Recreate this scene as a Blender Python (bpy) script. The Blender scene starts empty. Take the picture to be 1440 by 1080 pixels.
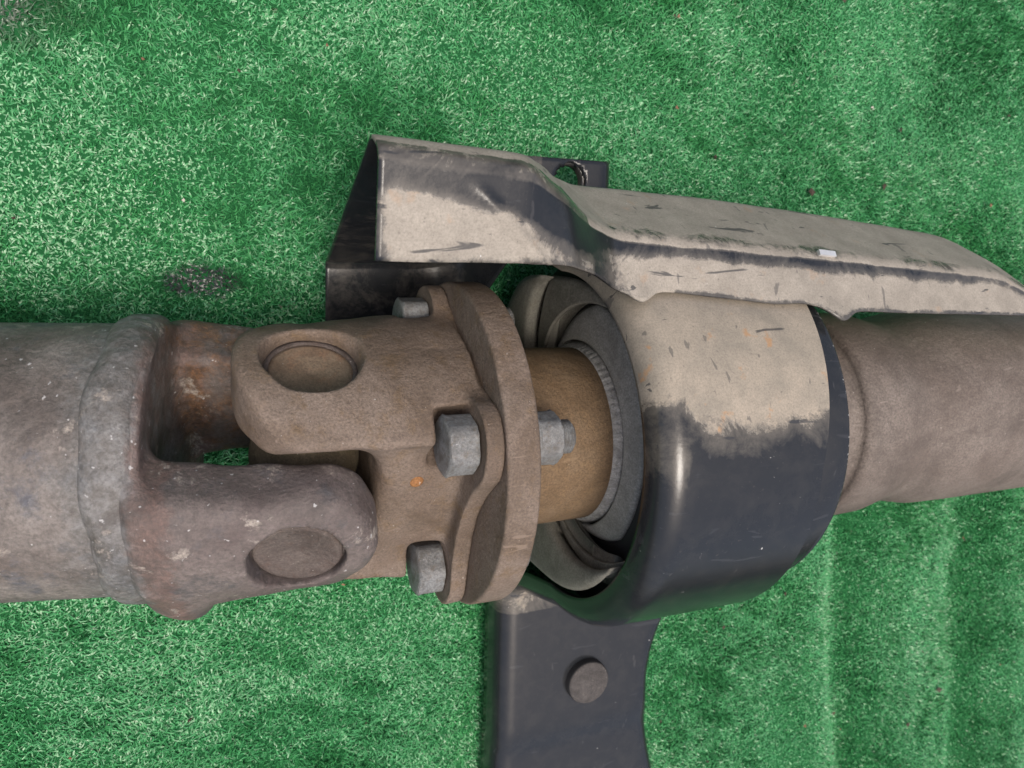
import bpy, math, random
import numpy as np
from mathutils import Matrix, Vector

S = 0.001                      # the script is written in millimetres
rng = np.random.default_rng(7)
random.seed(7)
scene = bpy.context.scene
col = scene.collection

# ------------------------------------------------------------------ camera
cd = bpy.data.cameras.new('camera')
cd.lens = 27.0; cd.sensor_width = 36.0
cd.clip_start = 0.01; cd.clip_end = 50
cd.dof.use_dof = True; cd.dof.focus_distance = 0.262; cd.dof.aperture_fstop = 22.0
cam = bpy.data.objects.new('camera', cd); col.objects.link(cam)
def camera_basis(t, p, q):
    t, p, q = [math.radians(a) for a in (t, p, q)]
    fw = Vector((math.sin(t), 0, -math.cos(t))); r = Vector((math.cos(t), 0, math.sin(t))); u = r.cross(fw)
    fw, u = math.cos(q)*fw + math.sin(q)*u, math.cos(q)*u - math.sin(q)*fw
    r, u = math.cos(p)*r - math.sin(p)*u, math.cos(p)*u + math.sin(p)*r
    return r, u, fw
CR, CU, CF = camera_basis(23, -1.4, -10)
CPOS = Vector((-102.2, 73.7, 273.4))*S
cam.matrix_world = Matrix(((CR.x, CU.x, -CF.x, CPOS.x), (CR.y, CU.y, -CF.y, CPOS.y), (CR.z, CU.z, -CF.z, CPOS.z), (0, 0, 0, 1)))
scene.camera = cam

# ------------------------------------------------------------------ light: bright overcast daylight
world = bpy.data.worlds.new('World'); scene.world = world; world.use_nodes = True
SUN_EL, SUN_AZ = 81.0, 240.0         # azimuth counted from +X towards +Y
wn = world.node_tree.nodes; wl = world.node_tree.links
sky = wn.new('ShaderNodeTexSky'); sky.sky_type = 'NISHITA'; sky.sun_disc = False
sky.sun_elevation = math.radians(SUN_EL); sky.sun_rotation = math.radians(90 - SUN_AZ)
sky.air_density = 1.0; sky.dust_density = 8.0; sky.ozone_density = 0.5
wl.new(sky.outputs[0], wn['Background'].inputs[0]); wn['Background'].inputs[1].default_value = 0.15
sd = bpy.data.lights.new('sun', 'SUN'); sd.energy = 1.2; sd.angle = math.radians(20); sd.color = (1.0, 0.96, 0.9)
sun = bpy.data.objects.new('sun', sd); col.objects.link(sun)
e, a = math.radians(SUN_EL), math.radians(SUN_AZ)
sun.rotation_euler = Vector((math.cos(e)*math.cos(a), math.cos(e)*math.sin(a), math.sin(e))).to_track_quat('Z', 'Y').to_euler()
vs = scene.view_settings
vs.view_transform = 'Standard'; vs.look = 'None'; vs.exposure = 0.32; vs.gamma = 1; vs.use_curve_mapping = False

# ------------------------------------------------------------------ material helpers
class NT:
    def __init__(s, name):
        s.m = bpy.data.materials.new(name); s.m.use_nodes = True
        s.n = s.m.node_tree.nodes; s.l = s.m.node_tree.links
        s.b = s.n['Principled BSDF']
        s.co = s.n.new('ShaderNodeTexCoord').outputs['Object']
    def put(s, sock, v):
        if hasattr(v, 'links'): s.l.new(v, sock)
        else: sock.default_value = v if not (isinstance(v, tuple) and len(v) == 3) else (*v, 1)
    def noise(s, mm, detail=4, rough=0.6, dist=0.0, off=(0, 0, 0), stretch=(1, 1, 1)):
        mp = s.n.new('ShaderNodeMapping'); s.l.new(s.co, mp.inputs[0])
        mp.inputs['Location'].default_value = off; mp.inputs['Scale'].default_value = stretch
        t = s.n.new('ShaderNodeTexNoise'); s.l.new(mp.outputs[0], t.inputs['Vector'])
        t.inputs['Scale'].default_value = 1000.0/mm; t.inputs['Detail'].default_value = detail
        t.inputs['Roughness'].default_value = rough; t.inputs['Distortion'].default_value = dist
        return t.outputs[0]
    def ramp(s, v, a, b, ca=(0, 0, 0), cb=(1, 1, 1)):
        r = s.n.new('ShaderNodeMapRange'); r.clamp = True
        s.put(r.inputs['Value'], v); r.inputs['From Min'].default_value = a; r.inputs['From Max'].default_value = b
        return r.outputs[0]
    def mix(s, f, a, b):
        x = s.n.new('ShaderNodeMix'); x.data_type = 'RGBA'
        s.put(x.inputs['Factor'], f); s.put(x.inputs[6], a); s.put(x.inputs[7], b)
        return x.outputs[2]
    def math(s, op, a, b=0.0, clamp=False):
        x = s.n.new('ShaderNodeMath'); x.operation = op; x.use_clamp = clamp
        s.put(x.inputs[0], a); s.put(x.inputs[1], b); return x.outputs[0]
    def attr(s, name):
        x = s.n.new('ShaderNodeAttribute'); x.attribute_name = name; return x.outputs['Fac']
    def xyz(s):
        x = s.n.new('ShaderNodeSeparateXYZ'); s.l.new(s.co, x.inputs[0]); return x.outputs
    def bump(s, h, dist_mm, strength=1.0, prev=None):
        x = s.n.new('ShaderNodeBump'); s.put(x.inputs['Height'], h)
        x.inputs['Distance'].default_value = dist_mm*S; x.inputs['Strength'].default_value = strength
        if prev is not None: s.l.new(prev, x.inputs['Normal'])
        return x.outputs[0]
    def out(s, colr, rough, normal=None, metal=0.0, spec=0.5):
        s.put(s.b.inputs['Base Color'], colr); s.put(s.b.inputs['Roughness'], rough)
        s.put(s.b.inputs['Metallic'], metal); s.b.inputs['Specular IOR Level'].default_value = spec
        if normal is not None: s.l.new(normal, s.b.inputs['Normal'])
        return s.m

def grimy(name, c1, c2, c3, patch=22, speck=(0.6, 0.57, 0.52), rough=0.75, bumpmm=0.35, grain=0.8, speck_at=0.70, c4=None, scratch=True):
    """dull, dusty, slightly rusty metal"""
    t = NT(name)
    c = t.mix(t.ramp(t.noise(patch, 5, 0.65, 0.4), 0.36, 0.64), c1, c2)
    c = t.mix(t.ramp(t.noise(patch*0.35, 6, 0.7, off=(3, 1, 2)), 0.52, 0.70), c, c3)
    if c4: c = t.mix(t.ramp(t.noise(patch*0.55, 4, 0.6, off=(7, 5, 2)), 0.60, 0.70), c, c4)
    c = t.mix(t.math('MULTIPLY', t.ramp(t.noise(patch*1.3, 6, 0.72, 0.8, (11, 4, 6)), 0.48, 0.66), 0.55), c, tuple(0.42*x for x in c3))
    fine = t.noise(grain, 3, 0.7)
    c = t.mix(t.ramp(fine, 0.30, 0.75), t.mix(0.75, c, tuple(0.35*x for x in c1)), c)
    c = t.mix(t.math('MULTIPLY', t.ramp(t.noise(grain*1.6, 2, 0.5, off=(9, 9, 1)), speck_at+0.04, speck_at+0.08), 0.5), c, speck)
    n = t.bump(t.noise(grain, 4, 0.7), bumpmm*0.6, 0.7)
    n = t.bump(t.noise(3.4, 5, 0.75, off=(2, 2, 2)), bumpmm*2.6, 0.85, n)
    if scratch:
        sc = t.ramp(t.noise(5, 2, 0.5, 0.8, (4, 8, 6), (0.25, 1.6, 1.6)), 0.70, 0.74)
        c = t.mix(t.math('MULTIPLY', sc, 0.22), c, tuple(min(1, 1.6*x) for x in c2))
    r = t.math('ADD', t.math('MULTIPLY', fine, 0.25), rough-0.12)
    return t.out(c, r, n, 0.0, 0.35)

M = {}
M['flange'] = grimy('dusty_rusty_steel', (0.185, 0.138, 0.106), (0.255, 0.203, 0.166), (0.195, 0.132, 0.075), 26)
M['stub'] = grimy('brown_rust', (0.19, 0.125, 0.07), (0.225, 0.16, 0.10), (0.25, 0.165, 0.09), 12, speck_at=0.74)
M['cross'] = grimy('olive_grease', (0.15, 0.12, 0.075), (0.20, 0.165, 0.11), (0.10, 0.08, 0.055), 10)
M['cap'] = grimy('dull_cap_steel', (0.20, 0.145, 0.10), (0.24, 0.185, 0.13), (0.26, 0.155, 0.095), 16, bumpmm=0.15, scratch=False)
M['cap_dark'] = grimy('dark_cap_steel', (0.125, 0.10, 0.09), (0.16, 0.135, 0.12), (0.11, 0.075, 0.06), 12)
M['rear_tube'] = grimy('brown_grey_tube', (0.17, 0.138, 0.118), (0.255, 0.218, 0.19), (0.15, 0.122, 0.105), 34, grain=0.9, bumpmm=0.35)
M['bolt'] = grimy('zinc_grey', (0.20, 0.205, 0.205), (0.285, 0.295, 0.30), (0.16, 0.13, 0.10), 6, speck=(0.7, 0.7, 0.7), rough=0.5, grain=0.8, bumpmm=0.2)
M['weld_ring'] = grimy('pale_serrated_metal', (0.38, 0.38, 0.36), (0.5, 0.5, 0.48), (0.2, 0.18, 0.15), 4, rough=0.5, grain=0.8)
M['rubber'] = grimy('dusty_rubber', (0.19, 0.186, 0.158), (0.25, 0.245, 0.212), (0.20, 0.19, 0.155), 20, rough=0.9, bumpmm=0.15, speck_at=0.8, scratch=False)
M['rubber_near'] = grimy('dusty_grey_rubber', (0.33, 0.335, 0.31), (0.40, 0.405, 0.375), (0.35, 0.345, 0.31), 14, rough=0.9, bumpmm=0.15, speck_at=0.8, scratch=False)
M['rust_spot'] = grimy('orange_rust', (0.35, 0.16, 0.06), (0.45, 0.22, 0.08), (0.2, 0.09, 0.04), 2)
M['button'] = grimy('rough_grey_button', (0.085, 0.078, 0.075), (0.115, 0.105, 0.10), (0.07, 0.062, 0.06), 6, bumpmm=0.5)

def black_dark():
    t = NT('near_black'); return t.out((0.012, 0.012, 0.013), 0.7)
M['black'] = black_dark()

def bare_metal():
    t = NT('bare_bright_metal'); return t.out(t.mix(t.noise(2), (0.6, 0.6, 0.6), (0.85, 0.85, 0.85)), 0.35, None, 0.6)
M['bright'] = bare_metal()

def front_metal(name, base, rusty=False):
    """left tube and its yoke: mottled brown grey, with a grey zone round the weld"""
    t = NT(name)
    x = t.xyz()[0]
    c1, c2, c3 = base
    c = t.mix(t.ramp(t.noise(34, 5, 0.65, 0.5), 0.36, 0.64), c1, c2)
    c = t.mix(t.ramp(t.noise(15, 6, 0.7, off=(3, 1, 2)), 0.54, 0.68), c, c3)
    # blue black tone along the lower side, broken up by noise
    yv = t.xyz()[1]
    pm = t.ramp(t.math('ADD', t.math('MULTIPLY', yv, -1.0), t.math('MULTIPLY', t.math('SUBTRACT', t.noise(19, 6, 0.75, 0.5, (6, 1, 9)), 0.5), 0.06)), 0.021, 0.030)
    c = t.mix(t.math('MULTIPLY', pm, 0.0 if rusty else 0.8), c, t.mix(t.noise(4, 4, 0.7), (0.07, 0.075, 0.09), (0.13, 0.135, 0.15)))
    # grey scale left by the weld
    z = t.math('ABSOLUTE', t.math('SUBTRACT', x, -0.052))
    zz = t.math('ADD', t.math('MULTIPLY', t.noise(11, 5, 0.7), 0.026), t.math('MULTIPLY', z, -1.0))
    g = t.ramp(zz, -0.003, 0.006)
    c = t.mix(t.math('MULTIPLY', g, 0.65), c, t.mix(t.ramp(t.noise(5, 5, 0.7), 0.4, 0.62), (0.11, 0.11, 0.105), (0.235, 0.245, 0.25)))
    # red brown stain just inside the weld
    rb = t.math('ADD', t.math('MULTIPLY', t.noise(8, 4, 0.7, off=(5, 0, 3)), 0.016), t.math('MULTIPLY', t.math('ABSOLUTE', t.math('SUBTRACT', x, -0.040)), -1.0))
    c = t.mix(t.math('MULTIPLY', t.ramp(rb, 0.001, 0.005), 0.55), c, (0.17, 0.095, 0.075))
    # orange rust on the inner face of the far ear
    wz = t.xyz()[2]
    rz = t.math('MULTIPLY', t.ramp(wz, -0.016, -0.021), t.ramp(t.noise(13, 5, 0.75, 0.5, (2, 3, 9)), 0.42, 0.60))
    c = t.mix(t.math('MULTIPLY', rz, 0.85 if rusty else 0.0), c, t.mix(t.ramp(t.noise(3, 4, 0.7), 0.4, 0.6), (0.075, 0.035, 0.015), (0.22, 0.105, 0.04)))
    # grime
    c = t.mix(t.math('MULTIPLY', t.ramp(t.noise(24, 6, 0.75, 0.7, (11, 4, 6)), 0.47, 0.64), 0.6), c, (0.055, 0.047, 0.044))
    # pale flaky spots
    c = t.mix(t.ramp(t.noise(17, 6, 0.75, 0.3, (1, 6, 4)), 0.585, 0.66), c, (0.36, 0.32, 0.28))
    fine = t.noise(1.4, 4, 0.75)
    c = t.mix(t.ramp(fine, 0.28, 0.62), t.mix(0.7, c, (0.05, 0.045, 0.04)), c)
    c = t.mix(t.math('MULTIPLY', t.ramp(t.noise(2.2, 2, 0.5, off=(9, 9, 1)), 0.71, 0.75), 0.7), c, (0.5, 0.5, 0.5))
    n = t.bump(t.noise(1.8, 5, 0.75), 0.6, 0.9)
    n = t.bump(t.noise(8, 4, 0.65, off=(2, 2, 2)), 1.1, 0.7, n)
    return t.out(c, t.math('ADD', t.math('MULTIPLY', fine, 0.3), 0.45), n, 0.0, 0.45)
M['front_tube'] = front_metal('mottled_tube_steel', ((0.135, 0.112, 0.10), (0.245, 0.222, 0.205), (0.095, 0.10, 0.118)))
M['tube_yoke'] = front_metal('mottled_forged_steel', ((0.115, 0.09, 0.085), (0.185, 0.155, 0.145), (0.09, 0.086, 0.092)), True)

def painted(name, dust1, dust2, rustiness=0.0):
    """glossy black paint under caked road dust; 'dust' (vertex attribute) says how thick the dust lies"""
    t = NT(name)
    d = t.attr('dust'); ed = t.attr('wear')
    big = t.noise(16, 7, 0.72, 0.6); fine = t.noise(2.0, 4, 0.7)
    k = t.math('ADD', t.math('ADD', d, t.math('MULTIPLY', t.math('SUBTRACT', big, 0.5), 1.15)), t.math('MULTIPLY', t.math('SUBTRACT', fine, 0.5), 0.30))
    m = t.ramp(k, 0.44, 0.60)
    # a thin film of dust also lies on the black paint
    film = t.math('MULTIPLY', t.ramp(t.noise(9, 6, 0.7, 0.3, (4, 4, 4)), 0.45, 0.80), 0.05)
    film = t.math('ADD', film, t.math('MULTIPLY', t.ramp(k, 0.10, 0.46), 0.34))
    dustc = t.mix(t.ramp(t.noise(12, 5, 0.65, 0, (1, 2, 3)), 0.36, 0.66), dust1, dust2)
    dustc = t.mix(t.ramp(t.noise(0.7, 3, 0.8), 0.32, 0.60), t.mix(0.45, dustc, (0.11, 0.095, 0.075)), dustc)
    blackc = (0.015, 0.017, 0.020)
    c = t.mix(film, blackc, dust1)
    c = t.mix(m, c, dustc)
    if rustiness:
        rs = t.math('MULTIPLY', t.ramp(t.noise(10, 4, 0.6, 0.2, (8, 2, 5)), 0.63, 0.70), m)
        c = t.mix(t.math('MULTIPLY', rs, rustiness), c, (0.36, 0.20, 0.09))
    # scratches through the dust down to the paint
    sc = t.ramp(t.noise(9, 3, 0.5, 0.8, (2, 9, 1), (0.35, 1.6, 1.6)), 0.66, 0.685)
    c = t.mix(t.math('MULTIPLY', sc, 0.8), c, (0.03, 0.032, 0.036))
    sc2 = t.ramp(t.noise(6, 2, 0.5, 0.5, (5, 3, 8), (1.5, 0.5, 0.7)), 0.70, 0.72)
    c = t.mix(t.math('MULTIPLY', sc2, 0.55), c, (0.05, 0.05, 0.052))
    pit = t.ramp(t.noise(1.7, 3, 0.7, 0, (3, 1, 4)), 0.66, 0.72)
    c = t.mix(t.math('MULTIPLY', pit, 0.5), c, (0.06, 0.055, 0.05))
    # chips and bare edges
    w = t.ramp(t.math('ADD', ed, t.math('MULTIPLY', t.math('SUBTRACT', t.noise(2.6, 5, 0.75, 0, (6, 6, 6)), 0.5), 1.3)), 0.72, 0.86)
    ch = t.math('MAXIMUM', w, t.ramp(t.noise(3.2, 3, 0.6, 0, (1, 7, 7)), 0.755, 0.775))
    c = t.mix(t.math('MULTIPLY', ch, 0.85), c, (0.55, 0.55, 0.54))
    r = t.math('ADD', t.math('MULTIPLY', m, 0.52), t.math('ADD', 0.10, t.math('MULTIPLY', fine, 0.16)))
    n = t.bump(t.noise(1.1, 4, 0.7), 0.10, 0.5)
    n = t.bump(m, 0.35, 0.6, n)
    n = t.bump(t.noise(30, 2, 0.4, 0, (5, 1, 1)), 0.3, 0.15, n)
    return t.out(c, r, n, 0.0, 0.42)
M['bracket'] = painted('black_paint_with_dust', (0.25, 0.225, 0.185), (0.35, 0.305, 0.245), 0.7)
M['shield'] = painted('shield_paint_with_dust', (0.25, 0.228, 0.195), (0.345, 0.315, 0.27), 0.2)

# ------------------------------------------------------------------ mesh helpers
root = bpy.data.objects.new('driveshaft', None); col.objects.link(root)
root.location = (0, 0, -70*S)
root['label'] = 'rusty steel driveshaft with universal joint, black bearing bracket and dusty heat shield on green turf'
root['category'] = 'driveshaft'

def mesh(name, verts, faces, smooth=True):
    me = bpy.data.meshes.new(name)
    me.from_pydata([tuple(v) for v in np.asarray(verts, float)*S], [], [tuple(f) for f in faces])
    me.update()
    if smooth: me.polygons.foreach_set('use_smooth', [True]*len(me.polygons))
    return me
def part(name, me, m, parent=root, mat_local=None, label=None):
    """link a mesh (world or local coordinates) under its thing"""
    o = bpy.data.objects.new(name, me); col.objects.link(o)
    if m and not me.materials: me.materials.append(M[m])
    o.parent = parent
    if mat_local is not None: o.matrix_basis = mat_local
    if parent is root: o.matrix_parent_inverse = Matrix.Translation((0, 0, 70*S))
    if label: o['label'] = label
    return o
def sharp(o, deg=40):
    me = o.data
    me.set_sharp_from_angle(angle=math.radians(deg))
def attr(me, name, vals):
    at = me.attributes.new(name, 'FLOAT', 'POINT'); at.data.foreach_set('value', np.asarray(vals, np.float32))

def lathe(profile, seg=128, wob=None, cx=(0, 0)):
    """profile of (x, r) about the X axis"""
    V, F = [], []
    n = len(profile)
    for i in range(seg):
        an = 2*math.pi*i/seg
        for j, (x, r) in enumerate(profile):
            rr, xx = r, x
            if wob: xx, rr = wob(x, r, an, j)
            V.append((xx, cx[0] + rr*math.sin(an), cx[1] + rr*math.cos(an)))
    for i in range(seg):
        k = (i+1) % seg
        for j in range(n-1):
            F.append((i*n+j, i*n+j+1, k*n+j+1, k*n+j))
    return V, F
def arc(x, r, rad, a0, a1, n=6):
    return [(x + rad*math.cos(math.radians(a0+(a1-a0)*i/n)), r + rad*math.sin(math.radians(a0+(a1-a0)*i/n))) for i in range(n+1)]

def sn(p, seed=0, octaves=3):
    """cheap smooth noise of points (n,3) in mm, about -1..1"""
    r = np.random.default_rng(seed); o = np.zeros(len(p)); amp = 1.0; tot = 0; fr = 1.0
    for _ in range(octaves):
        for _ in range(4):
            k = r.normal(size=3)*fr; o += amp*np.sin(p @ k + r.uniform(0, 6.28))
        tot += amp*2.2; amp *= 0.55; fr *= 2.0
    return o/tot

# surface nets: turns a distance function into a quad mesh (for the forged yokes)
def nets(f, lo, hi, h):
    ax = [np.arange(lo[i], hi[i]+h, h) for i in range(3)]
    X, Y, Z = np.meshgrid(*ax, indexing='ij')
    V = f(X, Y, Z).astype(np.float32)
    nx, ny, nz = V.shape
    P = np.zeros((nx-1, ny-1, nz-1, 3), np.float32); C = np.zeros((nx-1, ny-1, nz-1), np.int16)
    for axis in range(3):
        sl0 = [slice(None)]*3; sl1 = [slice(None)]*3
        sl0[axis] = slice(0, -1); sl1[axis] = slice(1, None)
        a, b = V[tuple(sl0)], V[tuple(sl1)]
        cross = (a < 0) != (b < 0)
        t = np.where(cross, a/np.where(cross, a-b, 1), 0)
        o1, o2 = [k for k in range(3) if k != axis]
        for d1 in (0, 1):
            for d2 in (0, 1):
                s = [slice(None)]*3
                s[o1] = slice(d1, V.shape[o1]-1+d1); s[o2] = slice(d2, V.shape[o2]-1+d2)
                cc = cross[tuple(s)]; tt = t[tuple(s)]
                C += cc
                P[..., axis] += np.where(cc, tt, 0); P[..., o1] += cc*d1; P[..., o2] += cc*d2
    act = C > 0
    idx = np.full(C.shape, -1, np.int64); idx[act] = np.arange(act.sum())
    I = np.argwhere(act)
    verts = (I + P[act]/C[act][:, None])*h + np.array(lo)
    quads = []
    for axis in range(3):
        o1, o2 = [k for k in range(3) if k != axis]
        if axis == 1: o1, o2 = o2, o1
        sl0 = [slice(1, -1)]*3; sl1 = [slice(1, -1)]*3
        sl0[axis] = slice(0, -1); sl1[axis] = slice(1, None)
        a, b = V[tuple(sl0)] < 0, V[tuple(sl1)] < 0
        for flip, msk in ((False, a & ~b), (True, ~a & b)):
            E = np.argwhere(msk)
            for k in range(3):
                if k != axis: E[:, k] += 1
            def at(d1, d2):
                q = E.copy(); q[:, o1] -= d1; q[:, o2] -= d2; return idx[q[:, 0], q[:, 1], q[:, 2]]
            q = np.stack([at(1, 1), at(0, 1), at(0, 0), at(1, 0)], 1)
            quads.append(q[:, ::-1] if flip else q)
    return verts, np.concatenate(quads)
def smin(a, b, k):
    h = np.clip(0.5+0.5*(b-a)/k, 0, 1); return b*(1-h)+a*h-k*h*(1-h)
def smax(a, b, k): return -smin(-a, -b, k)

# ------------------------------------------------------------------ the ground: rumpled backing sheet
def ground_h(x, y):
    z = -77.0 + 1.6*np.sin(x/31.0 + 0.5*np.sin(y/90.0)) * (1/(1+np.exp(-(x-150)/45.0)))
    near = 0.25+0.75/(1+np.exp((y+30)/30.0))
    xs = x + 0.13*(y+170) + 3.0*np.sin(y/37.0)
    z = z + near*(5.0*np.exp(-((xs-262)/17.0)**2) - 12.0*np.exp(-((xs-293)/17.0)**2) + 9.0*np.exp(-((xs-345)/30.0)**2) - 9.0*np.exp(-((xs-404)/15.0)**2) + 9.0*np.exp(-((xs-455)/30.0)**2))
    z = z + 6.5*np.sin((x+0.22*y)/20.0 + 0.8*np.sin(y/60.0))*(1/(1+np.exp(-(x-20)/30.0)))*np.exp(-((y-190)/90.0)**2) + 1.2*np.sin(x/57.0+y/71.0+1.0)
    z = z - 22.0/(1+np.exp((x+230)/14.0))
    return z
gx = np.linspace(-900, 1100, 501); gy = np.linspace(-900, 900, 289)
GX, GY = np.meshgrid(gx, gy, indexing='ij')
gv = np.stack([GX, GY, ground_h(GX, GY)], -1).reshape(-1, 3)
ni, nj = len(gx), len(gy)
I, J = np.meshgrid(np.arange(ni-1), np.arange(nj-1), indexing='ij')
q = (I*nj+J).ravel()
gf = np.stack([q, q+nj, q+nj+1, q+1], 1)
def ground_mat():
    t = NT('green_backing')
    c = t.mix(t.noise(4, 4), (0.012, 0.08, 0.026), (0.02, 0.12, 0.04))
    return t.out(c, 1.0, t.bump(t.noise(2, 3), 1.5), 0.0, 0.1)
M['ground'] = ground_mat()
gm = mesh('ground', gv, gf)
g = bpy.data.objects.new('ground', gm); col.objects.link(g); gm.materials.append(M['ground'])
g['kind'] = 'structure'; g['label'] = 'rumpled green backing sheet under the artificial grass'; g['category'] = 'ground'

# artificial grass: curled plastic blades, too many to count
def make_turf():
    x0, x1, y0, y1, sp = -235, 570, -390, 280, 1.04
    xs = np.arange(x0, x1, sp); ys = np.arange(y0, y1, sp)
    X, Y = np.meshgrid(xs, ys, indexing='ij'); X = X.ravel(); Y = Y.ravel()
    n = len(X)
    X = X + rng.uniform(-0.9, 0.9, n); Y = Y + rng.uniform(-0.9, 0.9, n)
    p = np.stack([X/48, Y/48, np.zeros(n)], 1)
    flow = 2.4*sn(p, 3, 2) + 1.2 + 1.8*sn(p*7, 4, 2)
    az = flow + rng.normal(0, 1.4, n)
    lean = np.clip(0.95 + 0.45*sn(p*1.3, 5, 3) + 0.35*sn(p*8, 6, 2) + rng.normal(0, 0.25, n), 0.25, 1.5)
    L = rng.uniform(2.7, 5.0, n)*(1+0.25*sn(p*2.3, 9, 2)); W = rng.uniform(0.38, 0.76, n); curl = rng.normal(0, 1.3, n)
    twist = rng.normal(0, 0.9, n)
    z = ground_h(X, Y) - 0.3
    rows = 3; V = np.zeros((n, rows, 2, 3))
    pos = np.stack([X, Y, z], 1)
    for r in range(rows):
        s = r/(rows-1)
        ang = lean*s*1.45 + 0.2; azc = az + curl*s*s              # from upright to lying over
        d = np.stack([np.cos(azc)*np.sin(ang), np.sin(azc)*np.sin(ang), np.cos(ang)], 1)
        if r > 0: pos = pos + d*(L/(rows-1))[:, None]
        tw = azc + math.pi/2 + twist*s
        side = np.stack([np.cos(tw), np.sin(tw), 0.25*np.sin(twist*3)*s], 1)
        w = (W*(1.0 if r < rows-1 else 0.45)/2)[:, None]
        V[:, r, 0] = pos - side*w; V[:, r, 1] = pos + side*w
    base = (np.arange(n)*rows*2)[:, None]
    F = np.concatenate([base + np.array([[2*r, 2*r+1, 2*r+3, 2*r+2]]) for r in range(rows-1)], 0)
    me = bpy.data.meshes.new('artificial_grass')
    V = (V.reshape(-1, 3)*S).astype(np.float32)
    me.vertices.add(len(V)); me.vertices.foreach_set('co', V.ravel())
    me.loops.add(F.size); me.loops.foreach_set('vertex_index', F.ravel().astype(np.int32))
    me.polygons.add(len(F)); me.polygons.foreach_set('loop_start', np.arange(0, F.size, 4, dtype=np.int32))
    me.update(calc_edges=True); me.polygons.foreach_set('use_smooth', [True]*len(F))
    t = NT('green_plastic_blade')
    rnd = t.n.new('ShaderNodeNewGeometry').outputs['Random Per Island']
    c = t.mix(rnd, (0.022, 0.165, 0.048), (0.058, 0.30, 0.095))
    c = t.mix(t.ramp(t.noise(60, 3, 0.6), 0.35, 0.7), c, t.mix(0.35, c, (0.09, 0.32, 0.14)))
    c = t.mix(t.ramp(rnd, 0.96, 1.0), c, (0.18, 0.38, 0.21))
    # dirt between the blades
    dm = t.math('MULTIPLY', t.ramp(t.noise(7, 4, 0.7, 0.4, (3, 3, 0)), 0.66, 0.72), 0.7)
    c = t.mix(dm, c, (0.10, 0.085, 0.06))
    # oily dark blot and trodden grey corner
    x = t.xyz()
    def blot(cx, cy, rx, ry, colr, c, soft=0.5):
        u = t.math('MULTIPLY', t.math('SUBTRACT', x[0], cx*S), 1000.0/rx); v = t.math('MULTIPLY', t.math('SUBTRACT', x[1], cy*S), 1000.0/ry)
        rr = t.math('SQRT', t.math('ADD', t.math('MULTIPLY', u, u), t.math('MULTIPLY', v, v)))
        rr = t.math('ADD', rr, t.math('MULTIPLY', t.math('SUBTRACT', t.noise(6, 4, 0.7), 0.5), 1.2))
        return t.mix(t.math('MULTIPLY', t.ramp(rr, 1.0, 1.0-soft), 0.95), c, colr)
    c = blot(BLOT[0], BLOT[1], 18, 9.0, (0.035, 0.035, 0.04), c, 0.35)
    c = blot(-160, 160, 34, 22, (0.06, 0.085, 0.06), c, 0.8)
    m = t.out(c, 0.32, None, 0.0, 0.55)
    t.b.inputs['Subsurface Weight'].default_value = 0.0
    me.materials.append(m)
    o = bpy.data.objects.new('artificial_grass', me); col.objects.link(o)
    o['kind'] = 'stuff'; o['label'] = 'short curly bright green artificial grass carpet'; o['category'] = 'grass'
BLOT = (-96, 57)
make_turf()

# ------------------------------------------------------------------ frames of the two yokes
XC = -66.0                               # centre of the universal joint cross
A_ANG = math.radians(58.5)               # ear direction of the flange yoke, from +Z towards +Y
ev = Vector((0, math.sin(A_ANG), math.cos(A_ANG))); ew = Vector((1, 0, 0)).cross(ev)
DROOP = math.radians(12)
ex2 = Vector((math.cos(DROOP), 0, math.sin(DROOP)))
ew2 = (ew - ex2*ew.dot(ex2)).normalized(); ev2 = ew2.cross(ex2).normalized()
def frame(ex, ey, ez, o):
    return Matrix(((ex.x, ey.x, ez.x, o[0]*S), (ex.y, ey.y, ez.y, o[1]*S), (ex.z, ey.z, ez.z, o[2]*S), (0, 0, 0, 1)))
F1 = frame(Vector((1, 0, 0)), ev, ew, (XC, 0, 0))
F2 = frame(ex2, ev2, ew2, (XC, 0, 0))

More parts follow.
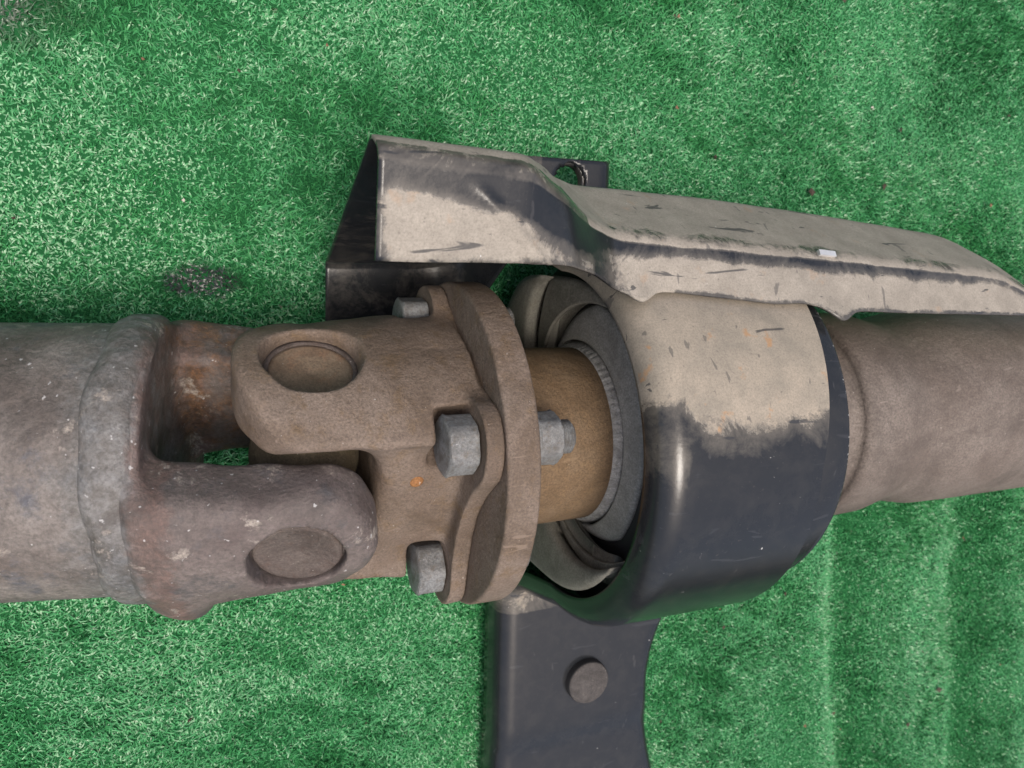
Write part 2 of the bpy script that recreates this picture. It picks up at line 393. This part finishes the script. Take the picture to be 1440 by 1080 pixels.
# ---- flange yoke (local: x along shaft, y = ear direction, z = between the ears)
def f_flange_yoke(x, v, w):
    r = np.sqrt(v*v+w*w); av, aw = np.abs(v), np.abs(w)
    tip = smax(-24.5-x, -0.76*(x+24.5)+0.65*(aw-13.5), 9)
    ear = smax(r-(46.0+0.11*np.clip(x, 0, 46)*np.clip(aw/(av+1), 0, 1)), (aw-0.95*av-0.04*np.clip(x, 0, 60)*av/30)*0.72, 3.2)
    ear = smax(ear, 23.0-av, 3); ear = smax(ear, tip, 4); ear = smax(ear, x-52, 1)
    hub = smax(19.0-x, r-41.0, 6); hub = smax(hub, aw-31.5, 8); hub = smax(hub, x-53, 1)
    d = smin(ear, hub, 8)
    bx = np.maximum(av-32.5, 0); bz = np.maximum(aw-32.5, 0)
    pl2 = np.sqrt(bx*bx+bz*bz)+np.minimum(np.maximum(av-32.5, aw-32.5), 0)-14.5
    pl2 = smax(pl2, 64.0-np.sqrt((av-104.0)**2+w*w), 2)
    pl2 = smax(pl2, 64.0-np.sqrt((aw-104.0)**2+v*v), 2)
    pl = smax(pl2, np.abs(x-50.2)-3.2, 0.5)
    d = smin(d, pl, 3.5)
    # seats milled for the bolt heads
    for sv in (-1, 1):
        for sw in (-1, 1):
            c = np.sqrt((v-sv*32.5)**2+(w-sw*32.5)**2)-12.6
            d = smax(d, -smax(smax(c, x-46.8, 0.6), 34.5-x, 3.0), 1.6)
    # bores for the bearing caps
    rc = np.sqrt(x*x+w*w)
    d = smax(d, -smax(rc-15.2-0.35*np.clip(av-42, 0, 5), 34.5-av, 0.5), 0.8)
    d = d + 0.18*np.sin(x*0.31+v*0.17)*np.sin(w*0.23+1)+0.12*np.sin(v*0.5+2)*np.sin(x*0.43+w*0.2)
    return d
V, Q = nets(f_flange_yoke, (-28, -64, -64), (57, 64, 64), 0.8)
me = mesh('flange_yoke', V, Q)
yoke1 = part('flange_yoke', me, 'flange', root, F1, 'dusty brown flange yoke of the universal joint')

# ---- tube yoke (local: x along tube, z = ear direction)
def f_tube_yoke(x, v, w):
    r = np.sqrt(v*v+w*w); av, aw = np.abs(v), np.abs(w)
    ro = 51.5-0.075*np.clip(x+34, 0, 80)**1.12 - 0.006*np.clip(-34-x, 0, 40)**2
    tip = smax(x-25.0, 0.70*(x-25.0)+0.71*(av-12.5), 11)
    ear = smax(r-ro, (av-(19.5+0.09*aw)-0.13*np.clip(-x-14, 0, 60)), 5)
    ear = smax(ear, 23.0-aw, 4); ear = smax(ear, tip, 6); ear = smax(ear, -47-x, 3)
    boss = np.sqrt((x+38)**2+(v+25)**2*0.8+(w-36)**2)-11.0
    ear = smin(ear, boss, 5)
    neck = smax(x+43.0+0.10*(46-r), r-46.8, 3); neck = smax(neck, -58-x, 2)
    d = smin(ear, neck, 6)
    rc = np.sqrt(x*x+v*v)
    d = smax(d, -smax(rc-15.0, 40.0-aw, 0.5), 0.9)
    d = d + 0.30*np.sin(x*0.21+v*0.17)*np.sin(w*0.19+1)+0.2*np.sin(v*0.4+2)*np.sin(x*0.33+w*0.2)
    return d
V, Q = nets(f_tube_yoke, (-72, -56, -56), (28, 56, 56), 0.95)
me = mesh('tube_yoke', V, Q)
yoke2 = part('tube_yoke', me, 'tube_yoke', root, F2, 'grey brown forged yoke welded to the thick tube')

# bearing caps: a shallow dished disc in each ear
def cap_mesh(rr):
    pr = [(0, rr-0.2), (2.4, rr), (3.2, rr-0.6), (3.3, rr-2.0), (2.7, rr-2.8), (2.6, 2.2), (2.1, 1.2), (2.0, 0.0)]
    Vc, Fc = lathe(pr, 72); return mesh('bearing_cap', Vc, Fc)
capm = cap_mesh(14.0)
def to_axis(d, off):
    """lathe axis X -> direction d (local), start at off along d"""
    d = Vector(d); q = Vector((1, 0, 0)).rotation_difference(d)
    return Matrix.Translation(d*off*S) @ q.to_matrix().to_4x4()
capm.materials.append(M['cap']); capm2 = capm.copy(); capm2.materials.clear(); capm2.materials.append(M['cap_dark'])
for s_ in (1, -1):
    o = part('bearing_cap', capm, None, yoke1, to_axis((0, s_, 0), 35.2)); 
    o = part('bearing_cap', capm2, None, yoke2, to_axis((0, 0, s_), 40.2))
# split retaining ring in each bore
Vr, Fr = lathe([(0, 13.6), (1.1, 13.4), (1.2, 15.3), (0, 15.4), (0, 13.6)], 64)
ringm = mesh('snap_ring', Vr, Fr); ringm.materials.append(M['cap_dark'])
for s_ in (1, -1):
    part('snap_ring', ringm, None, yoke1, to_axis((0, s_, 0), 37.9))

# joint cross
def f_cross(x, v, w):
    def cyl(a, b, c, r, l): return smax(np.sqrt(a*a+b*b)-r, np.abs(c)-l, 1.0)
    d = smin(cyl(x, w, v, 12.0, 30), cyl(x, v, w, 12.0, 30), 9)
    d = smin(d, np.sqrt(x*x+v*v+w*w)-19, 6)
    d = smin(d, cyl(x, w, v, 16.0, 27.5)*1.0, 1) if False else d
    for (p, q2, c) in ((x, w, v), (x, v, w)):
        d = np.minimum(d, smax(np.sqrt(p*p+q2*q2)-15.5, np.abs(np.abs(c)-24.5)-3.2, 1))
    return d
V, Q = nets(f_cross, (-22, -34, -34), (22, 34, 34), 0.9)
part('joint_cross', mesh('joint_cross', V, Q), 'cross', root, F1, 'olive brown cross inside the universal joint')

# left tube with its weld bead
def tube_wob(x, r, an, j):
    return x, r + 0.25*math.sin(an*3+x*0.02) + 0.15*math.sin(an*5+1+x*0.05)
prof = [(x, 46.0) for x in np.linspace(-300, -52, 60)]
Vt, Ft = lathe(prof, 160, tube_wob)
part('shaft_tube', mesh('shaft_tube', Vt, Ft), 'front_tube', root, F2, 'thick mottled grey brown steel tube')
prof = [(x, 44.6+4.6*math.sqrt(max(0, 1-(abs(x+51.5)/7.6)**2.6))) for x in np.linspace(-59, -44, 17)]
def bead_wob(x, r, an, j):
    k = math.sin(an*47)*0.30 + 0.6*math.sin(an*5+0.7) + 0.45*math.sin(an*11+j*0.6) + 0.35*math.sin(an*23+2-j*0.4)
    edge = math.sin(math.pi*j/16)
    return x + 1.0*math.sin(an*4+1) + 0.6*math.sin(an*9), r + k*edge*0.28
Vt, Ft = lathe(prof, 420, bead_wob)
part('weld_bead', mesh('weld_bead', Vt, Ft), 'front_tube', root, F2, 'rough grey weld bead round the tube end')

# companion flange, stub shaft, serrated ring
prof = [(-12.4, 20), (-12.4, 59.4)] + arc(-11.2, 59.8, 1.2, 180, 90, 5) + arc(-2.2, 59.4, 1.6, 90, 0, 5) + [(-0.6, 50), (-0.6, 40)] + arc(4.5, 40, 5.0, 180, 270, 6)
def fl_wob(x, r, an, j):
    dent = 0.9*math.exp(-((an-0.55)/0.10)**2)*math.exp(-((x+9)/5)**2) + 0.5*math.exp(-((an-0.15)/0.2)**2)*math.exp(-((x+4)/1.5)**2)
    return x, r - (dent if r > 55 else 0)
Vt, Ft = lathe(prof, 256, fl_wob)
cf = part('companion_flange', mesh('companion_flange', Vt, Ft), 'flange', root, None, 'round brown companion flange bolted to the yoke'); sharp(cf, 50)
Vt, Ft = lathe([(-0.4, 30), (-0.4, 35.2), (12, 35.0), (24, 35.1), (41.5, 34.8), (42.5, 33.8), (42.5, 20)], 128)
st = part('stub_shaft', mesh('stub_shaft', Vt, Ft), 'stub', root, None, 'rust brown stub shaft between flange and bearing'); sharp(st, 50)
def ser(x, r, an, j):
    return x, r + (0.16*math.copysign(1, math.sin(an*70+0.8*math.sin(an*9))) if 0 < j < 4 else 0) + 0.3*math.sin(an*7)
Vt, Ft = lathe([(40.2, 34.0), (40.4, 35.5), (41.6, 36.1), (42.6, 36.4), (44.5, 37.6), (44.5, 30)], 512, ser)
part('serrated_ring', mesh('serrated_ring', Vt, Ft), 'weld_ring', st, Matrix.Identity(4))

# bolts and nuts
def hexm(name, af, h, flange=0.0, dome=0.82, hole=0.0, tip=0.0):
    seg = 96; rows = []
    def hexr(an): 
        k = (an + math.pi/6) % (math.pi/3) - math.pi/6
        return af/2/math.cos(k)
    spec = []
    if flange: spec += [(0, 'c', flange), (1.6, 'c', flange), (2.6, 'c', flange-2.0)]
    spec += [(2.4 if flange else 0, 'h', 1.0), (h*0.80, 'h', 1.0), (h*0.90, 'm', af/2*1.12), (h*0.96, 'm', af/2*1.05), (h, 'm', af/2*0.96), (h+0.1, 'm', af/2*0.90)]
    if tip: spec += [(h, 'c', 6.6), (h-0.4, 'c', 6.0), ] + [(h-0.2+tip*0.85*q_/9, 'c', 5.9 if q_ % 2 else 5.2) for q_ in range(10)] + [(h+tip, 'c', 4.6)]
    spec += [(h+tip+(0 if tip else 0.05), 'c', 0.01)]
    V = []
    for i in range(seg):
        an = 2*math.pi*i/seg
        for (x, kd, v) in spec:
            rr = v if kd == 'c' else min(hexr(an)*v, af/2*1.07) if kd == 'h' else min(hexr(an), v)
            V.append((x, rr*math.sin(an), rr*math.cos(an)))
    n = len(spec); F = []
    for i in range(seg):
        k = (i+1) % seg
        for j in range(n-1): F.append((i*n+j, i*n+j+1, k*n+j+1, k*n+j))
    me = mesh(name, V, F); me.materials.append(M['bolt']); return me
headm = hexm('bolt', 18.5, 9.8)
nutm = hexm('nut', 17.0, 11.5, 11.8, tip=6.0)
headm.set_sharp_from_angle(angle=math.radians(38)); nutm.set_sharp_from_angle(angle=math.radians(38))
for k, (sv, sw) in enumerate(((1, 1), (-1, 1), (-1, -1), (1, -1))):
    pos = ev*sv*32.5 + ew*sw*32.5
    R = Matrix.Rotation(math.radians(12+23*k), 4, 'X')
    b = part('bolt', headm, None, root, Matrix.Translation(Vector((-19.4, pos.y, pos.z))*S) @ Matrix.Rotation(math.pi, 4, 'Z') @ R)
    part('nut', nutm, None, b, Matrix.Translation(Vector((-18.9, 0, 0))*S) @ Matrix.Rotation(math.pi, 4, 'Z') @ Matrix.Rotation(math.radians(25*k), 4, 'X'))
# rusty grease plug on the yoke hub
Vt, Ft = lathe([(0, 2.4), (0.8, 2.4), (1.3, 1.8), (1.5, 0.0)], 24)
pl = mesh('grease_plug', Vt, Ft); pl.materials.append(M['rust_spot'])
part('grease_plug', pl, None, yoke1, Matrix.Translation(Vector((31.5, 15, 30.6))*S) @ Vector((1, 0, 0)).rotation_difference(Vector((0, 0.1, 1))).to_matrix().to_4x4())

# ------------------------------------------------------------------ rear tube
prof = [(60, 40), (118, 41), (140, 41.5), (150, 43.0)] + arc(157.5, 44.3, 3.6, 180, 90, 6) + [(168, 47.9), (178, 47.5), (186, 45.8), (194, 43.8), (202, 43.7), (210, 45.6), (220, 47.5), (240, 48.0), (300, 48.0), (520, 48.0)]
Vt, Ft = lathe(prof, 160, lambda x, r, an, j: (x, r+0.2*math.sin(3*an+x*0.03)))
part('rear_tube', mesh('rear_tube', Vt, Ft), 'rear_tube', root, None, 'grey brown tube running out past the heat shield')

# ------------------------------------------------------------------ rubber mount
slits = [(-128, -57), (107, 48), (150, 68), (178, 242)]
Vt, Ft = lathe([(46, 20), (46, 71), (100, 71.0)], 96)  # near-black backing puts the shade of the gaps into the colour
mount = part('bearing_mount', mesh('bearing_mount', Vt, Ft), 'black', root, None, 'near-black backing of the centre bearing mount, coloured as shade')
def lobe(a_in0, a_out0, a_in1, a_out1, x0, bulge, mname, r0=36.0, r1=63.0, near=False):
    nr, na = 14, 40; V = []
    gap = 1.3
    for i in range(nr+1):
        t = i/nr; r = r0+(r1-r0)*t
        g = math.degrees(gap/r)
        A0 = a_in0+(a_out0-a_in0)*t+g; A1 = a_in1+(a_out1-a_in1)*t-g
        for j in range(na+1):
            s = j/na; an = math.radians(A0+(A1-A0)*s)
            edge = min(1.0, 9*min(t+0.05, 1-t), 16*min(s, 1-s))
            x = x0 - bulge*math.sqrt(max(0, edge)) + 2.0*t*(1 if near else 0)
            rr = r - (t*(2.5 + 6.0/(1+math.exp(-(math.degrees(an)+38)/7.0)) + 0.5*math.sin(an*5)) if near else 0)
            dg = abs((math.degrees(an)+180) % 360-180)
            if not near: rr = r0+(r-r0)*(min(r1, 62.5+11/(1+math.exp(-(dg-112)/7.0)))-r0)/(r1-r0)
            V.append((x, -rr*math.sin(an), rr*math.cos(an)))
    F = [(i*(na+1)+j, i*(na+1)+j+1, (i+1)*(na+1)+j+1, (i+1)*(na+1)+j) for i in range(nr) for j in range(na)]
    me = mesh('rubber_lobe', V, F); o = part('rubber_lobe', me, mname, mount, Matrix.Identity(4))
    md = o.modifiers.new('thick', 'SOLIDIFY'); md.thickness = 9*S; md.offset = 1 if False else -1
    return o
lobe(-128, -80, 88, 46, 43.8, 1.6, 'rubber_near', 38, 57, True)
lobe(88, 33, 97, 50, 38.5, 1.4, 'rubber', 36, 62)
lobe(97, 36, 220, 258, 33.5, 1.4, 'rubber', 36, 72)
lobe(-140, -106, -128, -55, 38.5, 1.4, 'rubber', 36, 67)

# ------------------------------------------------------------------ bearing bracket: an omega of pressed sheet
def omega():
    pts = []                                   # (y, z, ny, nz, kind)
    def add(y, z, ny, nz, k): pts.append((y, z, ny, nz, k))
    for y in np.linspace(-300, -100, 100):
        st_ = 1/(1+math.exp((y+176)/3.0))      # a small pressed step across the ear
        add(y, -50-2.6*st_, 0, 1, 1.0)
    cxf, czf, rf = -95.5, -40.0, 10.0          # root fillet
    side = math.atan2(9.0, 40.0)
    for i in range(9):
        a = -math.pi/2 + (math.pi/2-side)*i/8
        add(cxf+rf*math.cos(a), czf+rf*math.sin(a), -math.cos(a), -math.sin(a), 1.0-0.9*i/8)
    y0, z0 = pts[-1][0], pts[-1][1]
    for i in range(1, 9):
        t = i/9
        add(y0+(-75-y0)*t, z0+(0-z0)*t, -math.cos(side*(1-t)), math.sin(side*(1-t))*1.0, 0.1-0.1*t)
    for i in range(73):
        a = math.pi - math.pi*i/72
        add(75*math.cos(a), 75*math.sin(a), math.cos(a), math.sin(a), 0)
    left = [p for p in pts[:100+9+8]]
    for (y, z, ny, nz, k) in reversed(left):
        if y > -116: add(-y, z, -ny, nz, k)
    return pts
path = omega()
V = []; F = []; dust = []; wear = []
npf = 0
for pi_, (y, z, ny, nz, k) in enumerate(path):
    front = y < 0
    lip = 9.5 + 8.5*k
    if k > 0.5 and front:
        XR = 118.0 + 13.0*((y+155)/45.0)**2*(1 if y > -155 else 0.4); XR = min(XR, 132)
    elif k > 0.5: XR = 81
    else:
        XR = 99.5 + 0.16*max(0, y)*(z > 0) + (23 if front else -22)*max(0, (k-0.05)/0.45)
    RL = 6.8; XL = 36.5-3.0*k
    prof = [(XL, -lip), (XL, -(lip+RL)/2)] + [(XL+RL-RL*math.cos(math.radians(u)), -RL+RL*math.sin(math.radians(u))) for u in np.linspace(0, 90, 9)]
    roll = 5.0*k
    xs = np.linspace(XL+RL, XR-roll, 22)[1:]
    prof += [(x, 0) for x in xs]
    for u in np.linspace(15, 90, 6):
        prof.append((XR-roll+max(roll, 0.06)*math.sin(math.radians(u)), -roll*(1-math.cos(math.radians(u)))*1.2))
    npf = len(prof)
    for j, (x, n_) in enumerate(prof):
        V.append((x, y+ny*n_, z+nz*n_))
        an = math.degrees(math.atan2(-y, z)) if z > -30 else (200 if y < 0 else -200)
        # dust lies on the far, upward side of the band and stops short of the crown
        dd = 0.5 + ( -14 - an)/19.0 if -140 < an < 140 else (-0.3 if y < 0 else -0.1)
        if x < 50: dd = max(dd-0.28*(1-max(0, (x-42)/8)), 0.30-(max(0, an+6)/30.0) if x < 46 else dd-1)
        if k > 0.2 and front and x < 75 and -103 < y < -86: dd = 0.48 - abs(y+95)*0.02 - max(0, x-50)*0.02
        dust.append(min(1.0, max(-0.4, dd)))
        w = 0.0
        if j >= npf-1: w = 0.62
        if k > 0.5 and j in (npf-7, npf-6): w = 0.42
        if j == 7 : w = 0.30
        wear.append(w)
np_ = len(path)
keep = lambda i, j: True
F = [(i*npf+j, (i+1)*npf+j, (i+1)*npf+j+1, i*npf+j+1) for i in range(np_-1) for j in range(npf-1)]
# mounting hole through the rear ear
Va = np.array(V)
hc, hr = np.array([60.0, 104.5]), 8.0
hd = np.hypot(Va[:, 0]-hc[0], Va[:, 1]-hc[1]); onear = (Va[:, 1] > 90) & (Va[:, 2] < -46)
F = [f for f in F if not all(onear[k] and hd[k] < hr+0.9 for k in f)]
for f in F:
    for k in f:
        if onear[k] and hd[k] < hr+0.9:
            Va[k, :2] = hc + (Va[k, :2]-hc)/hd[k]*hr
V = Va
bm_ = mesh('bearing_bracket', V, F); attr(bm_, 'dust', dust); attr(bm_, 'wear', wear)
br = part('bearing_bracket', bm_, 'bracket', root, None, 'glossy black pressed steel bracket arched over the bearing')
md = br.modifiers.new('sheet', 'SOLIDIFY'); md.thickness = 2.6*S; md.offset = -1
# flip check done by offset: outer faces point away from the shaft

# retaining ring that sticks out on the right
rp = [(60, 69.2), (60, 71.6), (115.2, 71.6), (116.5, 71.6)] + arc(116.5, 70.4, 1.2, 90, -90, 6) + [(108, 69.2), (62, 69.2)]
Vt, Ft = lathe(rp, 200, None, (2.0, 0.3))
rm = mesh('retaining_ring', Vt, Ft)
attr(rm, 'dust', [0.0 if v[2] > -10 else -0.1 for v in Vt]); attr(rm, 'wear', [0.62 if v[0] > 116.2 else 0.22 for v in Vt])
part('retaining_ring', rm, 'bracket', br, Matrix.Identity(4), 'black ring with a chipped bright edge')
Vt, Ft = lathe([(-3.2, 8.9), (0.2, 8.9), (1.0, 8.2), (1.0, 7.6), (0.4, 7.0), (-3.2, 7.0)], 48)
hcm = mesh('hole_collar', Vt, Ft); attr(hcm, 'dust', [0.2]*len(Vt)); attr(hcm, 'wear', [0.0]*len(Vt))
part('hole_collar', hcm, 'bracket', br, Matrix.Translation(Vector((60, 104.5, -50))*S) @ Matrix.Rotation(-math.pi/2, 4, 'Y'))
# raised button on the front ear
Vt, Ft = lathe([(-2, 11.8), (5.6, 11.6), (6.4, 11.2), (6.8, 10.4), (6.8, 0.0)], 64)
bt = mesh('ear_button', Vt, Ft); bt.materials.append(M['black']); bt.materials.append(M['button'])
for p_ in bt.polygons: p_.material_index = 0 if p_.index % 4 < 2 else 1
part('ear_button', bt, None, br, Matrix.Translation(Vector((79.5, -145.5, -50))*S) @ Matrix.Rotation(-math.pi/2, 4, 'Y'), 'round rough grey button on the bracket ear')

# ------------------------------------------------------------------ heat shield: folded sheet
st_x = [-56, -34, -12, 2, 14, 27, 50, 88, 118, 162, 203, 214, 226, 237, 300]
P0 = [(69.6, 70), (69.6, 70), (69.5, 70), (69.0, 69), (66.5, 63), (61.0, 54.5), (60.4, 52.2), (56.8, 55.5), (53.8, 57.5), (52.8, 57), (51.6, 57), (51.3, 57), (51.0, 57), (50.6, 56.6), (38, 46)]
P1 = [(97.6, 75), (96.2, 75), (94.2, 74), (88.0, 67), (82.8, 57.5), (79.5, 51), (78.2, 50), (76.1, 50), (74.4, 50), (71.6, 50), (69.0, 50), (68.2, 50.4), (63.5, 52.8), (57.5, 54.5), (40, 46)]
P2 = [(102, 67), (101.2, 67), (100.2, 66), (99.2, 48), (98.4, 30), (97.0, 19), (96.0, 18), (94.4, 18), (92.4, 18), (88.8, 19), (85.2, 21), (83.0, 23), (72.5, 39), (60.5, 50.5), (41, 44)]
P3 = [(66, -58), (66, -58), (66, -58), (67, -57), (70, -52), (95.5, 4), (95.8, 5), (94.2, 6), (92.4, 7), (88.6, 8), (85, 10), (83, 12), (72.5, 29), (60.5, 42), (41, 36)]
P4 = [(34, -62), (34, -62), (34, -62), (35, -61), (40, -56), (93, 2), (95.4, 3), (94, 4), (92.2, 5), (88.4, 6), (84.8, 8), (82.8, 10), (72.3, 27), (60.3, 40), (41, 34)]
P0, P1, P2, P3, P4 = [np.array(p, float) for p in (P0, P1, P2, P3, P4)]
sx = np.linspace(-56, 300, 240)
def interp(P, soft=2.5):
    o = np.zeros((len(sx), 2))
    for k in range(2):
        acc = 0
        for d in np.linspace(-soft, soft, 7): acc = acc + np.interp(sx+d, st_x, P[:, k])
        o[:, k] = acc/7
    return o
I0, I1, I2, I3 = interp(P0), interp(P1), interp(P2), interp(P3, 4)
I4 = interp(P4, 4)
V = []; dust = []; wear = []
for i, x in enumerate(sx):
    a0, a1, a2, a3 = I0[i].copy(), I1[i], I2[i], I3[i]
    # scalloped lower edge
    a0[0] += -3.2*math.exp(-((x-36)/5.0)**2) - 3.4*math.exp(-((x-121)/5.5)**2) + 1.2*math.exp(-((x-104)/9)**2)
    flare = 2.2*math.exp(-((x-36)/5.0)**2) + 2.4*math.exp(-((x-121)/5.5)**2)
    r1 = 3.0 if x > 10 else 3.6; r2 = 3.0
    pts = []; tags = []
    def seg(p, q, n, tag0, tag1):
        for t in np.linspace(0, 1, n): pts.append(p+(q-p)*t); tags.append(tag0+(tag1-tag0)*t)
    def unit(v): return v/max(1e-6, np.linalg.norm(v))
    l01, l12, l23 = [np.linalg.norm(q_-p_) for p_, q_ in ((a0, a1), (a1, a2), (a2, a3))]
    c1 = min(r1, 0.4*l01, 0.4*l12); c2 = min(r2, 0.4*l12, 0.4*l23)
    b0, b1 = a1+unit(a0-a1)*c1, a1+unit(a2-a1)*c1
    d0, d1 = a2+unit(a1-a2)*c2, a2+unit(a3-a2)*c2
    seg(a0, b0, 20, 0, 1)
    for t in (0.2, 0.4, 0.6, 0.8): pts.append((1-t)**2*b0+2*t*(1-t)*a1+t*t*b1); tags.append(1+0.1*t)
    seg(b1, d0, 14, 1.1, 2)
    for t in (0.2, 0.4, 0.6, 0.8): pts.append((1-t)**2*d0+2*t*(1-t)*a2+t*t*d1); tags.append(2+0.1*t)
    seg(d1, a3, 22, 2.1, 3)
    seg(a3+(I4[i]-a3)*0.08, I4[i], 9, 3.05, 4)
    for (p, tg) in zip(pts, tags):
        # slanted cut of the left end and of the joggle
        xx = x + (8.0*min(1, (tg-2.1)/0.9) if tg > 2.1 else 0)*max(0, 1-(x+56)/60.0)
        y, z = p
        if tg < 0.35: z += flare*(1-tg/0.35)
        # pressed diagonal rib on the end panel
        if tg <= 1:
            dl = (xx+31.0) - (1-tg)*24.0
            z += 2.0*math.exp(-(dl/2.3)**2)*(1-math.exp(-((tg-1.0)/0.25)**2))*(1/(1+math.exp((xx-22)/3)))
        V.append((xx, y, z))
        # how thick the dust lies, inner shelf apart: thick on the flats, rubbed off near the folds and edges
        if x < 14:
            if tg <= 1: dd = 0.84 - 0.80/(1+math.exp(-(tg-(0.80-0.004*(x+56)))/0.045)) - 0.30*math.exp(-(tg/0.10)**2) - 0.5*math.exp(-((x+56)/2.5)**2) - 0.9*max(0, min(1, (x+20)/16))*(0.2+0.8*min(1, tg*1.6))
            elif tg < 2.05: dd = 0.30+0.75*(tg-1.0)
            else: dd = 0.1 if tg < 3 else 0.16  # slight film on the inner shelf stands in for reflected sky
        else:
            if tg <= 1: dd = 0.84 - 0.66*math.exp(-((tg-0.98)/0.22)**2)*(1.0-0.3*min(1, max(0, (x-150)/60))) - 0.45*math.exp(-(tg/0.10)**2)*(1 if x > 50 else 0.3) - 0.75*math.exp(-((x-14)/13)**2)
            elif tg < 2.05: dd = 0.88 - 0.35*math.exp(-((tg-1.1)/0.10)**2)
            else: dd = 0.6 if x > 40 else 0.0
        dust.append(dd)
        wear.append(0.42 if (tg < 0.03 and x > 0) else 0.30 if (i == 0 or tg < 0.03) else 0.36 if 1.0 <= tg <= 1.1 and x > 20 else 0.0)
nseg = len(pts)
V = np.array(V)
V += 0.35*np.stack([0*V[:, 0], sn(V/16, 11), sn(V/13, 12)], 1)
F = [(i*nseg+j, i*nseg+j+1, (i+1)*nseg+j+1, (i+1)*nseg+j) for i in range(len(sx)-1) for j in range(nseg-1)]
hm = mesh('heat_shield', V, F); attr(hm, 'dust', dust); attr(hm, 'wear', wear)
hs = part('heat_shield', hm, 'shield', root, None, 'folded black sheet metal heat shield caked in pale dust')
md = hs.modifiers.new('sheet', 'SOLIDIFY'); md.thickness = 1.1*S; md.offset = 0
# small bright tab punched through the fold
def box(x0, x1, y0, y1, z0, z1):
    v = [(x, y, z) for x in (x0, x1) for y in (y0, y1) for z in (z0, z1)]
    return v, [(0, 1, 3, 2), (4, 6, 7, 5), (0, 4, 5, 1), (2, 3, 7, 6), (0, 2, 6, 4), (1, 5, 7, 3)]
vb, fb = box(-4, 4, -1.1, 1.1, -0.8, 0.8)
tm = mesh('fold_tab', vb, fb, False); tm.materials.append(M['bright'])
part('fold_tab', tm, None, hs, Matrix.Translation(Vector((119, 74.6, 50.2))*S) @ Matrix.Rotation(math.radians(-4), 4, 'Z') @ Matrix.Rotation(math.radians(-30), 4, 'X'), 'small bright metal tab on the fold')

# crumbs of dirt and dry leaf lying in the pile
V = []; F = []; cr = np.random.default_rng(21)
for k in range(150):
    x, y = cr.uniform(-220, 520), cr.uniform(-330, 260)
    z = float(ground_h(np.array([x]), np.array([y]))[0]) + 3.2
    sz = cr.uniform(0.5, 1.5) if k % 9 else cr.uniform(1.4, 2.6)
    b0 = len(V)
    for d in ((1, 0, 0), (-1, 0, 0), (0, 1, 0), (0, -1, 0), (0, 0, 1), (0, 0, -1)):
        q_ = np.array(d)*sz*cr.uniform(0.5, 1.3, 3)*np.array([1, 1, 0.6]) + cr.normal(0, 0.2, 3)*sz
        V.append((x+q_[0], y+q_[1], z+q_[2]))
    for f in ((0, 2, 4), (2, 1, 4), (1, 3, 4), (3, 0, 4), (2, 0, 5), (1, 2, 5), (3, 1, 5), (0, 3, 5)): F.append(tuple(b0+i for i in f))
cm = mesh('dirt_crumbs', V, F, False)
t = NT('dirt_crumb_colours'); rnd = t.n.new('ShaderNodeNewGeometry').outputs['Random Per Island']
cc = t.mix(t.ramp(rnd, 0.55, 0.6), (0.05, 0.035, 0.025), (0.20, 0.11, 0.065))
cc = t.mix(t.ramp(rnd, 0.88, 0.9), cc, (0.5, 0.46, 0.40))
cm.materials.append(t.out(cc, 0.9))
o = bpy.data.objects.new('dirt_crumbs', cm); col.objects.link(o)
o['kind'] = 'stuff'; o['label'] = 'brown and pale crumbs of dirt scattered in the artificial grass'; o['category'] = 'dirt'
